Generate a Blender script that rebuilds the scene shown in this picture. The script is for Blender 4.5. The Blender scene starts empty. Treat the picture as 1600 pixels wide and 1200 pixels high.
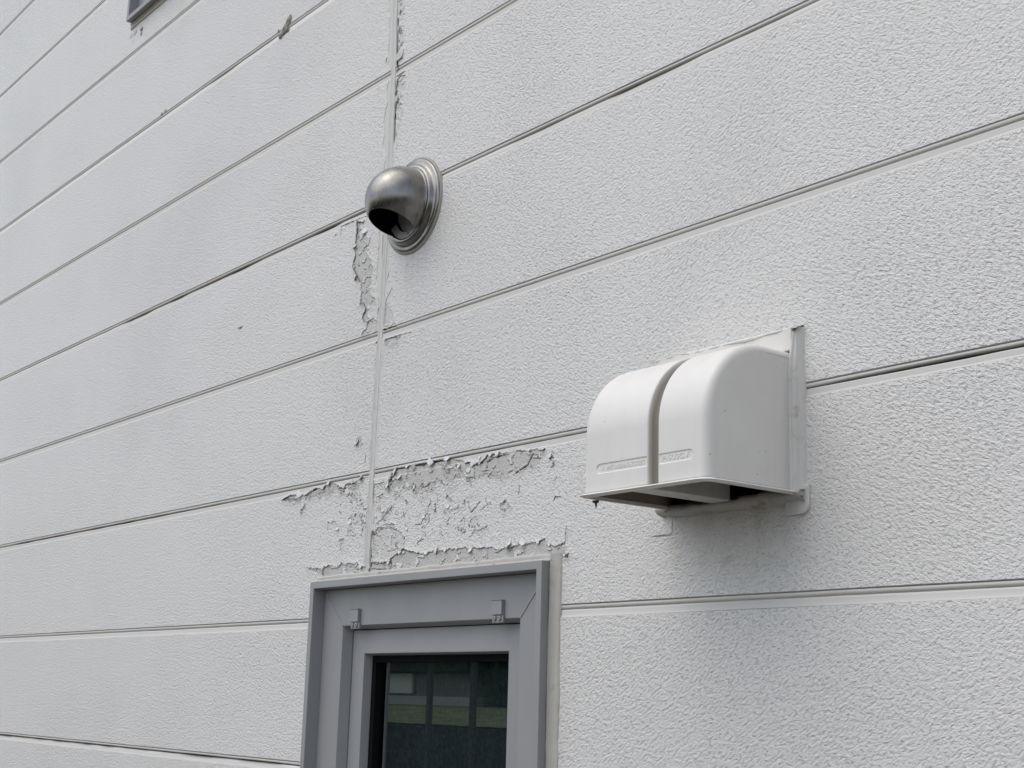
import bpy, bmesh, math, random
import numpy as np
from mathutils import Vector, Matrix, Euler
rng = np.random.default_rng(7); random.seed(7)
sc = bpy.context.scene
COL = sc.collection

# ------------------------------------------------------------------ camera
def make_camera():
    yaw, pitch, roll, f = 0.913643214, 0.220010178, 0.0281331020, 2223.19
    cy, sy, cp, sp, cr, sr = math.cos(yaw), math.sin(yaw), math.cos(pitch), math.sin(pitch), math.cos(roll), math.sin(roll)
    fwd = Vector((-sy*cp, cy*cp, sp)); right = Vector((cy, sy, 0)); up = right.cross(fwd)
    r2 = right*cr + up*sr; u2 = up*cr - right*sr
    cam = bpy.data.cameras.new('camera'); o = bpy.data.objects.new('camera', cam); COL.objects.link(o)
    m = Matrix((r2, u2, -fwd)).transposed().to_4x4(); m.translation = Vector((1.88700677, -1.18851809, 1.55006708))
    o.matrix_world = m
    cam.sensor_width = 36; cam.lens = 36*f/1600; cam.clip_start = 0.02; cam.clip_end = 2000
    sc.camera = o
make_camera()

# ------------------------------------------------------------------ sky, sun, exposure
SUN_EL, SUN_AZ = math.radians(62), math.radians(205)      # azimuth clockwise from +Y: in front of the wall, to the left
w = bpy.data.worlds.new('World'); sc.world = w; w.use_nodes = True
nt = w.node_tree; bg = nt.nodes['Background']
sky = nt.nodes.new('ShaderNodeTexSky'); sky.sky_type = 'NISHITA'; sky.sun_disc = False
sky.sun_elevation = SUN_EL; sky.sun_rotation = SUN_AZ
sky.air_density = 1.0; sky.dust_density = 2.0; sky.ozone_density = 1.0
hs = nt.nodes.new('ShaderNodeHueSaturation'); hs.inputs['Saturation'].default_value = 0.52
nt.links.new(sky.outputs[0], hs.inputs['Color']); nt.links.new(hs.outputs[0], bg.inputs['Color'])
bg.inputs['Strength'].default_value = 0.13
sun = bpy.data.lights.new('sun', 'SUN'); so = bpy.data.objects.new('sun', sun); COL.objects.link(so)
sun.energy = 0.75; sun.angle = math.radians(80); sun.color = (1, .965, .91)
sd = Vector((math.sin(SUN_AZ)*math.cos(SUN_EL), math.cos(SUN_AZ)*math.cos(SUN_EL), math.sin(SUN_EL)))
so.rotation_euler = sd.to_track_quat('Z', 'Y').to_euler()
sc.view_settings.view_transform = 'Standard'; sc.view_settings.look = 'None'
sc.view_settings.exposure = 0.67; sc.view_settings.gamma = 1.0
sc.render.engine = 'CYCLES'
sc.render.resolution_x = 1024; sc.render.resolution_y = 768

PEELS = [[1,[[61.8,1897.0],[40.3,1875.3],[33.7,1866.9],[68.4,1859.5],[99.5,1865.3],[129.3,1857.5],[148.6,1846.9],[159.4,1859.3],[170.2,1869.7],[187.2,1860.3],[215.9,1864.9],[247.5,1862.5],[263.1,1859.9],[287.3,1863.8],[301.0,1859.5],[337.8,1858.3],[359.4,1857.8],[388.7,1864.3],[401.4,1859.3],[412.1,1866.9],[423.8,1882.9],[400.4,1884.9],[343.7,1889.1],[292.0,1888.9],[280.3,1880.1],[265.1,1880.0],[246.2,1884.9],[222.2,1892.4],[201.1,1895.8],[181.7,1895.2],[131.6,1895.1],[97.2,1896.0]]],[0,[[2.7,1802.6],[5.2,1754.6],[37.5,1759.6],[59.0,1759.3],[79.4,1767.7],[91.1,1773.7],[91.5,1790.1],[69.5,1803.4],[44.2,1807.3],[15.2,1807.6]]],[1,[[1.4,1755.9],[30.8,1754.1],[54.2,1752.8],[57.2,1759.4],[79.5,1766.7],[91.3,1770.8],[107.3,1765.0],[122.6,1764.9],[148.2,1759.5],[169.4,1761.9],[193.7,1762.2],[222.3,1762.2],[248.7,1762.3],[262.8,1756.8],[267.0,1762.8],[282.4,1758.2],[306.1,1760.2],[316.6,1756.0],[329.8,1753.3],[344.0,1756.8],[363.8,1757.2],[379.1,1760.5],[388.9,1756.4],[426.8,1760.6],[433.7,1754.2],[449.7,1749.7],[463.8,1754.6],[470.4,1750.0],[469.4,1742.6],[470.9,1734.2],[426.4,1734.4],[357.8,1734.2],[285.2,1733.9],[208.3,1733.7],[126.5,1735.3],[39.5,1737.0],[-2.2,1735.3]]],[1,[[-144.8,1745.7],[-143.8,1755.0],[-134.1,1758.6],[-120.0,1758.8],[-97.7,1754.5],[-86.4,1760.0],[-74.4,1757.2],[-63.0,1758.6],[-49.3,1756.8],[-42.0,1759.4],[-29.9,1751.7],[-12.8,1749.7],[-11.5,1735.7],[-62.7,1736.3],[-111.5,1735.7],[-139.9,1738.1]]],[1,[[-196.2,1760.0],[-187.1,1754.2],[-163.6,1748.7],[-146.9,1745.8],[-143.5,1751.8],[-158.2,1755.8],[-174.8,1755.6]]],[1,[[-296.1,1880.6],[-282.9,1882.7],[-263.4,1887.5],[-238.9,1885.1],[-214.6,1880.6],[-196.2,1887.5],[-179.6,1890.2],[-162.4,1886.4],[-146.7,1893.3],[-128.4,1894.7],[-111.4,1886.6],[-90.9,1881.4],[-85.7,1888.2],[-62.1,1887.8],[-37.6,1893.6],[-22.3,1893.0],[-23.6,1885.9],[-38.4,1881.3],[-77.0,1880.0],[-84.2,1873.4],[-95.8,1871.4],[-110.6,1879.1],[-127.0,1881.8],[-152.5,1871.5],[-169.3,1873.1],[-178.1,1877.1],[-209.7,1875.8],[-242.0,1874.4],[-264.3,1876.5]]],[1,[[-95.1,2336.6],[-71.4,2332.8],[-73.9,2318.2],[-56.6,2296.7],[-58.4,2275.7],[-45.4,2257.7],[-36.2,2238.7],[-41.5,2214.6],[-39.7,2195.3],[-24.0,2185.8],[-42.2,2181.2],[-48.5,2167.9],[-39.9,2155.7],[-54.5,2152.4],[-63.0,2162.4],[-52.9,2175.0],[-61.6,2187.3],[-70.9,2185.0],[-69.4,2210.1],[-74.8,2226.1],[-89.8,2242.3],[-103.3,2260.4],[-96.8,2274.0],[-95.6,2301.9],[-93.5,2321.0]]],[0,[[4.1,2136.8],[6.2,2175.3],[16.3,2163.0],[29.7,2152.1],[34.5,2137.0],[42.3,2127.4],[10.1,2129.5]]],[0,[[6.2,2112.0],[36.7,2110.3],[58.0,2106.3],[48.2,2098.2],[23.6,2096.6],[12.4,2102.7]]],[0,[[-57.9,2128.0],[-62.3,2135.1],[-49.7,2141.0],[-43.3,2152.2],[-28.5,2153.5],[-13.1,2146.3],[-19.5,2135.2],[-37.3,2128.3]]],[0,[[-4.6,2711.7],[27.6,2698.9],[20.6,2689.9],[17.1,2684.2],[2.6,2671.0]]],[0,[[6.0,2557.9],[18.9,2564.9],[34.7,2559.4],[30.5,2540.3],[7.3,2541.3]]],[0,[[12.8,2521.1],[27.2,2509.5],[24.4,2496.8],[7.6,2504.5]]],[0,[[-1.7,1872.0],[21.5,1866.1],[34.1,1868.4],[36.7,1875.2],[23.6,1878.3],[-0.6,1878.1]]],[0,[[35.7,1812.5],[64.1,1810.2],[61.7,1801.8],[51.0,1799.2],[39.5,1805.2]]],[0,[[129.5,1865.7],[170.6,1864.8],[171.3,1854.7],[148.6,1846.9],[137.2,1841.3],[130.7,1850.3],[148.0,1855.4]]],[0,[[-127.7,1888.2],[-106.1,1887.5],[-110.5,1878.1],[-102.0,1873.0],[-118.0,1873.2],[-129.7,1881.4]]],[0,[[-170.9,1881.1],[-151.6,1882.1],[-153.4,1873.7],[-167.2,1873.6]]],[1,[[-54.2,1946.1],[-58.6,1952.2],[-53.9,1957.2],[-46.2,1957.6],[-40.4,1949.9],[-46.4,1945.8]]],[1,[[-224.0,1851.4],[-229.1,1857.6],[-217.2,1866.7],[-211.8,1869.1],[-212.2,1860.5]]],[0,[[-134.9,1828.3],[-113.4,1829.4],[-107.5,1823.3],[-118.1,1822.8]]],[0,[[-103.5,1796.7],[-86.5,1799.1],[-81.0,1796.0],[-88.2,1782.1],[-91.7,1782.3],[-92.7,1792.3]]],[0,[[328.9,1817.2],[341.4,1820.7],[351.8,1812.0],[339.6,1803.8],[326.8,1808.0]]],[0,[[257.8,1777.3],[268.1,1784.5],[299.4,1789.9],[292.0,1781.1],[279.1,1776.5]]],[1,[[434.5,1867.8],[438.9,1874.8],[443.9,1866.7],[439.3,1863.4]]],[1,[[468.7,1734.3],[468.5,1738.7],[475.2,1739.7],[476.5,1735.3]]]]
CRACKS = [[2.2,[[170.1,1829.9],[169.3,1820.9]]],[1.2,[[158.0,1837.7],[152.8,1828.1],[150.5,1820.0],[139.3,1812.6],[134.0,1804.6],[120.6,1805.7]]],[1,[[173.3,1846.2],[176.8,1835.9],[175.7,1831.1]]],[1.2,[[91.8,1789.3],[91.8,1770.8],[79.9,1766.5]]],[1,[[81.8,1819.9],[90.6,1824.3]]],[1,[[4.1,1825.5],[1.8,1815.1]]],[1.5,[[52.5,1837.0],[37.5,1827.9],[25.5,1820.2],[13.1,1816.0]]],[1,[[44.6,1837.7],[34.3,1828.2]]],[0.8,[[19.0,1839.1],[26.3,1828.9]]],[1,[[12.6,1857.3],[25.2,1860.5]]],[1,[[187.8,1863.9],[191.6,1857.7]]],[0.9,[[151.7,1803.2],[155.5,1811.2]]],[0.9,[[201.6,1804.2],[207.7,1808.5]]],[1.1,[[251.0,1829.1],[258.8,1811.5],[280.4,1824.7]]],[2.6,[[1.8,1804.6],[-1.8,1794.4],[-5.4,1787.6],[-4.1,1770.1],[-0.4,1750.7]]],[0.6,[[256.7,1777.4],[283.0,1777.8]]],[2.0,[[63.2,1896.9],[48.1,1889.8],[38.3,1875.0]]],[1.2,[[-0.1,1847.0],[-2.0,1882.7]]],[1.2,[[63.2,1896.3],[97.2,1896.2],[121.3,1896.4]]],[1.4,[[156.9,1894.9],[180.0,1895.3],[200.0,1895.0]]],[1.8,[[58.0,1752.5],[56.6,1743.3]]],[1,[[3.3,1745.3],[54.2,1742.2]]],[1.2,[[246.2,1884.7],[260.1,1878.7],[270.8,1880.3],[281.5,1880.4]]],[1.2,[[293.0,1872.2],[293.6,1880.9],[312.7,1885.1],[340.9,1886.5]]],[1.2,[[299.8,1857.8],[299.6,1861.1],[304.7,1864.5]]],[0.8,[[327.1,1853.4],[332.1,1846.3]]],[1.2,[[370.5,1838.0],[368.5,1827.4]]],[1.4,[[333.9,1818.3],[338.8,1821.7]]],[1,[[449.3,1843.5],[443.7,1835.9]]],[0.9,[[444.5,1812.6],[446.7,1816.1],[459.4,1815.7]]],[1.4,[[472.0,1774.9],[470.1,1760.4],[470.4,1750.2]]],[1.6,[[359.8,1856.9],[374.5,1862.3],[384.2,1864.3],[398.2,1879.7]]],[1.2,[[470.9,1733.5],[477.5,1738.1]]],[0.9,[[398.5,1873.5],[408.1,1872.4],[409.1,1878.4]]],[0.7,[[282.4,1813.4],[305.5,1822.4]]],[1.6,[[301.4,1750.0],[302.3,1743.7]]],[1.2,[[343.4,1859.5],[352.1,1861.4]]],[1.1,[[-60.4,1956.7],[-66.0,1947.5]]],[1.2,[[-214.0,1863.5],[-226.8,1850.2]]],[1.4,[[-135.0,1829.7],[-137.7,1824.3],[-136.4,1817.2]]],[1.2,[[-30.1,1853.8],[-37.2,1848.3]]],[1.1,[[-29.8,1845.6],[-27.5,1840.0],[-20.2,1842.7]]],[1.4,[[-53.5,1832.7],[-50.8,1835.9]]],[1.1,[[-170.9,1881.1],[-171.3,1872.6]]],[1.8,[[-32.9,1925.2],[-32.1,1921.2]]],[1,[[-46.1,1848.4],[-48.8,1850.1]]],[1.3,[[-293.7,1879.6],[-283.7,1883.1],[-263.4,1887.1]]],[1.5,[[-216.0,1880.4],[-196.9,1888.0],[-180.2,1889.9]]],[1.4,[[-165.9,1886.3],[-147.3,1893.1]]],[1,[[-105.3,1878.9],[-86.3,1875.0],[-81.5,1879.4]]],[1,[[-87.4,1885.6],[-61.4,1887.1]]],[2.2,[[1.8,2671.3],[-0.6,2662.8],[-1.9,2653.8],[1.3,2629.2],[5.2,2610.3]]],[1.8,[[23.9,2608.1],[22.2,2596.0],[6.9,2594.6],[10.0,2579.5],[6.4,2576.2]]],[2.2,[[7.2,2557.4],[5.3,2541.9]]],[2.4,[[14.6,2522.8],[6.1,2514.2],[6.6,2479.8],[5.9,2450.5]]],[1.5,[[17.5,2440.3],[14.8,2436.6]]],[0.8,[[-2.6,2710.9],[-0.2,2672.1]]],[2,[[-28.0,2611.7],[-28.3,2605.9]]],[1.2,[[-48.9,2567.3],[-49.6,2561.7]]],[1.6,[[7.2,2566.7],[30.2,2567.8]]],[0.9,[[28.3,2495.5],[22.0,2479.5],[13.8,2461.7]]],[1.1,[[13.0,2223.4],[6.8,2210.3]]],[1.3,[[24.3,2195.1],[16.1,2185.6],[7.8,2177.0]]],[1.6,[[-146.7,2336.5],[-147.8,2328.0]]],[1.5,[[-166.4,2330.3],[-164.4,2331.0]]],[1.4,[[-50.3,2249.3],[-50.5,2243.0]]],[1.2,[[-33.3,2185.6],[-42.2,2181.2]]],[1.3,[[-13.3,2169.0],[-13.7,2160.9]]],[1,[[-111.2,2340.8],[-151.3,2342.2],[-131.2,2342.6],[-76.0,2340.5],[-60.4,2338.6]]],[2.2,[[-13.6,2110.5],[-6.4,2111.2]]],[0.8,[[11.7,2110.9],[50.7,2110.7],[85.3,2110.2]]],[1.2,[[2.9,2128.9],[42.3,2128.4]]],[1,[[-10.3,2260.0],[-10.4,2291.7]]],[0.72,[[747.0,1774.5],[748.9,1757.3],[753.8,1723.2],[757.5,1708.1],[757.3,1680.3]]],[1.3,[[471.8,1774.2],[469.9,1760.5],[468.6,1748.8]]],[1.4,[[657.0,1722.5],[658.1,1721.9]]],[0.72,[[667.1,1773.7],[668.0,1750.1],[660.2,1748.7],[636.2,1750.5]]],[0.72,[[661.6,1760.4],[663.0,1749.5]]],[1.3,[[488.3,1709.0],[487.1,1700.5],[489.3,1689.4]]],[2.2,[[-472.9,2888.1],[-476.3,2882.1]]],[0.9,[[-489.1,2904.1],[-490.1,2900.8]]],[0.4,[[-366.8,2855.5],[-363.4,2827.2]]],[0.72,[[-1174.0,3075.8],[-1183.3,3057.5]]],[2,[[-1153.7,3090.0],[-1170.9,3083.0],[-1192.7,3086.5]]],[2.5,[[-510.2,2234.2],[-501.4,2227.5]]]]
# ------------------------------------------------------------------ helpers
def tag(o, label=None, cat=None, group=None, kind=None):
    if label: o['label'] = label
    if cat: o['category'] = cat
    if group: o['group'] = group
    if kind: o['kind'] = kind
    return o
def empty(name, loc, label=None, cat=None, group=None):
    o = bpy.data.objects.new(name, None); COL.objects.link(o); o.location = loc; o.empty_display_size = .05
    return tag(o, label, cat, group)
def link(name, me, mat, parent=None, smooth=False):
    o = bpy.data.objects.new(name, me); COL.objects.link(o)
    if mat:
        me.materials.clear()
        me.materials.append(mat)
    if smooth: me.polygons.foreach_set('use_smooth', np.ones(len(me.polygons), bool))
    if parent:
        o.parent = parent
        bpy.context.view_layer.update()
        pm = parent.matrix_world.copy()
        o.matrix_parent_inverse = pm.inverted()
    return o
def mesh_from(V, F, name='m'):
    me = bpy.data.meshes.new(name); me.from_pydata([tuple(v) for v in V], [], [tuple(f) for f in F]); me.update(); return me
class MB:
    def __init__(s): s.V = []; s.F = []
    def box(s, x0, x1, y0, y1, z0, z1):
        n = len(s.V)
        s.V += [(x0,y0,z0),(x1,y0,z0),(x1,y1,z0),(x0,y1,z0),(x0,y0,z1),(x1,y0,z1),(x1,y1,z1),(x0,y1,z1)]
        s.F += [tuple(n+i for i in f) for f in ((0,3,2,1),(4,5,6,7),(0,1,5,4),(1,2,6,5),(2,3,7,6),(3,0,4,7))]
    def loops(s, loops, closed=True, cap=False):
        """skin a list of equal-length point loops"""
        n = len(s.V); m = len(loops[0])
        for L in loops: s.V += [tuple(p) for p in L]
        for i in range(len(loops)-1):
            for j in range(m if closed else m-1):
                k = (j+1) % m
                s.F.append((n+i*m+j, n+i*m+k, n+(i+1)*m+k, n+(i+1)*m+j))
        if cap:
            s.F.append(tuple(n+j for j in range(m))[::-1]); s.F.append(tuple(n+(len(loops)-1)*m+j for j in range(m)))
    def build(s, name, mat, parent=None, bevel=0, smooth=False, seg=2):
        me = mesh_from(s.V, s.F, name)
        bm = bmesh.new(); bm.from_mesh(me)
        bmesh.ops.recalc_face_normals(bm, faces=bm.faces)
        if bevel:
            es = [e for e in bm.edges if len(e.link_faces) == 2 and e.calc_face_angle(0) > .5]
            bmesh.ops.bevel(bm, geom=es, offset=bevel, segments=seg, profile=.5, affect='EDGES')
        bm.to_mesh(me); bm.free()
        return link(name, me, mat, parent, smooth)
def grid_mesh(X, Y, Z, name, attrs=None, keep=None):
    """structured grid -> mesh; X,Y,Z shape (r,c)"""
    r, c = X.shape
    me = bpy.data.meshes.new(name)
    co = np.stack([X, Y, Z], -1).astype(np.float32).reshape(-1)
    nv = r*c; nf = (r-1)*(c-1)
    me.vertices.add(nv); me.vertices.foreach_set('co', co)
    i = np.arange(nv).reshape(r, c)
    q = np.stack([i[:-1,:-1], i[:-1,1:], i[1:,1:], i[1:,:-1]], -1).reshape(-1, 4)
    if keep is not None: q = q[keep.reshape(-1)]
    nf = len(q); q = q.reshape(-1)
    me.loops.add(nf*4); me.loops.foreach_set('vertex_index', q.astype(np.int32))
    me.polygons.add(nf); me.polygons.foreach_set('loop_start', (np.arange(nf)*4).astype(np.int32))
    me.polygons.foreach_set('loop_total', np.full(nf, 4, np.int32))
    me.polygons.foreach_set('use_smooth', np.ones(nf, bool))
    me.update(calc_edges=True)
    for k, a in (attrs or {}).items():
        at = me.attributes.new(k, 'FLOAT', 'POINT'); at.data.foreach_set('value', a.astype(np.float32).reshape(-1))
    return me

# --- value noise on arrays (x, y in any unit)
_T = np.random.default_rng(3).random((512, 512)).astype(np.float32)
def vnoise(x, y, seed=0):
    x = x + seed*37.17; y = y + seed*91.73
    xi = np.floor(x).astype(np.int64); yi = np.floor(y).astype(np.int64)
    fx = x - xi; fy = y - yi; fx = fx*fx*(3-2*fx); fy = fy*fy*(3-2*fy)
    a = _T[xi % 512, yi % 512]; b = _T[(xi+1) % 512, yi % 512]; c = _T[xi % 512, (yi+1) % 512]; d = _T[(xi+1) % 512, (yi+1) % 512]
    return (a*(1-fx)+b*fx)*(1-fy) + (c*(1-fx)+d*fx)*fy - .5
def fbm(x, y, seed=0, oct=3):
    s = 0; a = 1
    for o in range(oct): s = s + a*vnoise(x*2**o, y*2**o, seed+o*5); a *= .55
    return s

# ------------------------------------------------------------------ materials
def new_mat(name):
    m = bpy.data.materials.new(name); m.use_nodes = True
    return m, m.node_tree, m.node_tree.nodes['Principled BSDF']
def N(nt, t, **k):
    n = nt.nodes.new(t)
    for a, v in k.items():
        if a.startswith('in_'):
            key = a[3:]; key = int(key) if key.isdigit() else key.replace('_', ' ')
            n.inputs[key].default_value = v
        else: setattr(n, a, v)
    return n
def ramp(nt, src, stops):
    r = nt.nodes.new('ShaderNodeValToRGB'); e = r.color_ramp.elements
    while len(e) < len(stops): e.new(.5)
    for i, (p, c) in enumerate(stops):
        e[i].position = p; e[i].color = (c, c, c, 1) if not isinstance(c, tuple) else c
    nt.links.new(src, r.inputs[0]); return r.outputs[0]
def mix(nt, fac, a, b, mode='MIX'):
    n = nt.nodes.new('ShaderNodeMix'); n.data_type = 'RGBA'; n.blend_type = mode
    for s, v in ((0, fac), (6, a), (7, b)):
        if isinstance(v, bpy.types.NodeSocket): nt.links.new(v, n.inputs[s])
        else: n.inputs[s].default_value = v if s == 0 or len(v) == 4 else (*v, 1)
    return n.outputs[2]
def mth(nt, op, a, b=None, c=None):
    n = nt.nodes.new('ShaderNodeMath'); n.operation = op
    for i, v in enumerate((a, b, c)):
        if v is None: continue
        if isinstance(v, bpy.types.NodeSocket): nt.links.new(v, n.inputs[i])
        else: n.inputs[i].default_value = v
    return n.outputs[0]
def coords(nt, scale=(1,1,1), rot=(0,0,0)):
    tc = nt.nodes.new('ShaderNodeTexCoord'); mp = nt.nodes.new('ShaderNodeMapping')
    mp.inputs['Scale'].default_value = scale; mp.inputs['Rotation'].default_value = rot
    nt.links.new(tc.outputs['Object'], mp.inputs[0]); return mp.outputs[0]
def noise(nt, vec, scale, detail=3, rough=.5, dist=0, out=0):
    n = N(nt, 'ShaderNodeTexNoise'); n.inputs['Scale'].default_value = scale; n.inputs['Detail'].default_value = detail
    n.inputs['Roughness'].default_value = rough; n.inputs['Distortion'].default_value = dist
    nt.links.new(vec, n.inputs['Vector']); return n.outputs[out]

def mat_siding():
    m, nt, b = new_mat('painted_siding')
    P = coords(nt)
    tex = N(nt, 'ShaderNodeAttribute', attribute_name='tex').outputs['Fac']
    bare = N(nt, 'ShaderNodeAttribute', attribute_name='bare').outputs['Fac']
    crk = N(nt, 'ShaderNodeAttribute', attribute_name='crack_and_shadow').outputs['Fac']
    # colour: white paint, slightly uneven, with fine grime in the dimples
    big = noise(nt, P, 2.2, 4, .55)
    base = mix(nt, ramp(nt, big, [(.3, 0.), (.7, 1.)]), (.685, .67, .643), (.715, .70, .673))
    rainv = coords(nt, (9, 9, .55))
    streak = ramp(nt, noise(nt, rainv, 2.5, 4, .6), [(.5, 0.), (.85, .06)])
    base = mix(nt, streak, base, (.50, .49, .46))
    # smooth bands are creamier
    base = mix(nt, mth(nt, 'MULTIPLY', mth(nt, 'SUBTRACT', 1.0, tex), .8), base, (.55, .535, .505))
    bead = N(nt, 'ShaderNodeAttribute', attribute_name='bead').outputs['Fac']
    base = mix(nt, bead, base, (.58, .56, .52))
    # weathered substrate under the lost paint
    bn = noise(nt, P, 260, 3, .6)
    barec = mix(nt, ramp(nt, bn, [(.3, 0.), (.7, 1.)]), (.42, .405, .375), (.56, .545, .51))
    base = mix(nt, bare, base, barec)
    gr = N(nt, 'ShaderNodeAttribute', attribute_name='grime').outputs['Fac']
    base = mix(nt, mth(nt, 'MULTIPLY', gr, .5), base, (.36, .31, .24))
    base = mix(nt, crk, base, (.075, .066, .055))  # dark cracks and gaps, plus the painted shadow at torn edges
    # sparse dark specks
    vor = N(nt, 'ShaderNodeTexVoronoi', feature='F1'); vor.inputs['Scale'].default_value = 14; nt.links.new(P, vor.inputs['Vector'])
    sp = ramp(nt, vor.outputs['Distance'], [(0., 1.), (.02, 0.)])
    vc = N(nt, 'ShaderNodeSeparateColor'); nt.links.new(vor.outputs['Color'], vc.inputs[0])
    sp = mth(nt, 'MULTIPLY', sp, mth(nt, 'GREATER_THAN', vc.outputs[0], .8))
    base = mix(nt, mth(nt, 'MULTIPLY', sp, .6), base, (.2, .18, .15))
    nt.links.new(base, b.inputs['Base Color'])
    nt.links.new(mth(nt, 'SUBTRACT', .62, mth(nt, 'MULTIPLY', tex, .26)), b.inputs['Roughness'])
    b.inputs['Specular IOR Level'].default_value = .65
    # embossed leather-like texture, drawn out along the board
    A = coords(nt, (1, 1, 1), (0, math.radians(28), 0)); A2 = N(nt, 'ShaderNodeMapping'); A2.inputs['Scale'].default_value = (.55, 1, 1); nt.links.new(A, A2.inputs[0])
    B = coords(nt, (1, 1, 1), (0, math.radians(-22), 0)); B2 = N(nt, 'ShaderNodeMapping'); B2.inputs['Scale'].default_value = (.55, 1, 1); nt.links.new(B, B2.inputs[0])
    na = noise(nt, A2.outputs[0], 310, 3, .62, .3); nb = noise(nt, B2.outputs[0], 310, 3, .62, .3)
    sel = ramp(nt, noise(nt, P, 1.7, 2, .5), [(.38, .12), (.62, .88)])
    n1 = mth(nt, 'ADD', mth(nt, 'MULTIPLY', na, sel), mth(nt, 'MULTIPLY', nb, mth(nt, 'SUBTRACT', 1.0, sel)))
    r1 = ramp(nt, n1, [(.30, 0.), (.46, .62), (.72, 1.)])
    n0 = noise(nt, P, 130, 2, .5, .3)
    n2 = noise(nt, P, 620, 2, .6, .2)
    h = mth(nt, 'ADD', mth(nt, 'ADD', mth(nt, 'MULTIPLY', r1, 1.35), mth(nt, 'MULTIPLY', n0, .6)), mth(nt, 'MULTIPLY', n2, .5))
    tf = mth(nt, 'MULTIPLY', tex, mth(nt, 'SUBTRACT', 1.0, mth(nt, 'MULTIPLY', bare, .62)))
    h = mth(nt, 'MULTIPLY', h, tf)
    fine = noise(nt, P, 700, 2, .6)
    h = mth(nt, 'ADD', h, mth(nt, 'MULTIPLY', fine, mth(nt, 'ADD', .05, mth(nt, 'MULTIPLY', bare, .35))))
    bp = N(nt, 'ShaderNodeBump'); bp.inputs['Strength'].default_value = 1; bp.inputs['Distance'].default_value = .00165
    nt.links.new(h, bp.inputs['Height']); nt.links.new(bp.outputs[0], b.inputs['Normal'])
    return m
def mat_simple(name, c, rough=.5, spec=.5, metal=0, var=.06, vs=30, bump=0, bs=200, stretch=(1,1,1)):
    m, nt, b = new_mat(name)
    P = coords(nt, stretch)
    n = noise(nt, P, vs, 4, .6)
    lo = tuple(max(0, v*(1-var)) for v in c); hi = tuple(min(1, v*(1+var)) for v in c)
    nt.links.new(mix(nt, ramp(nt, n, [(.3, 0.), (.7, 1.)]), lo, hi), b.inputs['Base Color'])
    b.inputs['Roughness'].default_value = rough; b.inputs['Specular IOR Level'].default_value = spec; b.inputs['Metallic'].default_value = metal
    if bump:
        bp = N(nt, 'ShaderNodeBump'); bp.inputs['Strength'].default_value = 1; bp.inputs['Distance'].default_value = bump
        nt.links.new(noise(nt, P, bs, 3, .6), bp.inputs['Height']); nt.links.new(bp.outputs[0], b.inputs['Normal'])
    return m
def mat_caulk(name, c, dirt=(.30,.26,.22), amt=.5):
    m, nt, b = new_mat(name)
    P = coords(nt); n = noise(nt, P, 45, 5, .65); n2 = noise(nt, coords(nt, (1, 1, .15)), 160, 3, .6)
    base = mix(nt, ramp(nt, n2, [(.3, 0.), (.7, 1.)]), tuple(v*.93 for v in c), c)
    base = mix(nt, ramp(nt, n, [(.56, 0.), (.74, amt)]), base, dirt)
    nt.links.new(base, b.inputs['Base Color']); b.inputs['Roughness'].default_value = .55
    bp = N(nt, 'ShaderNodeBump'); bp.inputs['Distance'].default_value = .0009
    nt.links.new(noise(nt, coords(nt, (1, 1, .35)), 120, 4, .6, .4), bp.inputs['Height']); nt.links.new(bp.outputs[0], b.inputs['Normal'])
    return m
def mat_plastic():
    m, nt, b = new_mat('aged_white_plastic')
    P = coords(nt)
    n = noise(nt, P, 9, 4, .6)
    base = mix(nt, ramp(nt, n, [(.3, 0.), (.75, 1.)]), (.67, .645, .605), (.73, .708, .67))
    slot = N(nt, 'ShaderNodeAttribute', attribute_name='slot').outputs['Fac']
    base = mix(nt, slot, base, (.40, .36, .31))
    st = ramp(nt, noise(nt, coords(nt, (14, 14, 1)), 4, 4, .65), [(.5, 0.), (.8, .22)])
    base = mix(nt, st, base, (.50, .47, .42))
    vor = N(nt, 'ShaderNodeTexVoronoi', feature='F1'); vor.inputs['Scale'].default_value = 75; nt.links.new(P, vor.inputs['Vector'])
    vc = N(nt, 'ShaderNodeSeparateColor'); nt.links.new(vor.outputs['Color'], vc.inputs[0])
    sp = mth(nt, 'MULTIPLY', ramp(nt, vor.outputs['Distance'], [(.035, 1.), (.075, 0.)]), mth(nt, 'GREATER_THAN', vc.outputs[0], .86))
    base = mix(nt, mth(nt, 'MULTIPLY', sp, .75), base, (.10, .09, .07))
    nt.links.new(base, b.inputs['Base Color']); b.inputs['Roughness'].default_value = .46
    bp = N(nt, 'ShaderNodeBump'); bp.inputs['Distance'].default_value = .0003
    nt.links.new(noise(nt, P, 40, 3, .5), bp.inputs['Height']); nt.links.new(bp.outputs[0], b.inputs['Normal'])
    return m
def mat_steel():
    m, nt, b = new_mat('brushed_stainless_steel')
    P = coords(nt)
    n = noise(nt, P, 26, 5, .65)
    base = mix(nt, ramp(nt, n, [(.35, 0.), (.7, 1.)]), (.17, .163, .15), (.29, .282, .27))
    nt.links.new(base, b.inputs['Base Color']); b.inputs['Metallic'].default_value = 1
    # brushing runs round the wall-normal axis: streaks in radius
    g = noise(nt, coords(nt, (6, 260, 6)), 6, 3, .6)
    nt.links.new(ramp(nt, g, [(.3, .19), (.7, .36)]), b.inputs['Roughness'])
    bp = N(nt, 'ShaderNodeBump'); bp.inputs['Distance'].default_value = .00012
    nt.links.new(g, bp.inputs['Height']); nt.links.new(bp.outputs[0], b.inputs['Normal'])
    return m
M = {}
M['siding'] = mat_siding()
M['caulk'] = mat_caulk('grey_white_caulk', (.60, .585, .55), amt=.35)
M['wcaulk'] = mat_caulk('window_caulk', (.46, .44, .40), amt=.6)
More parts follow.
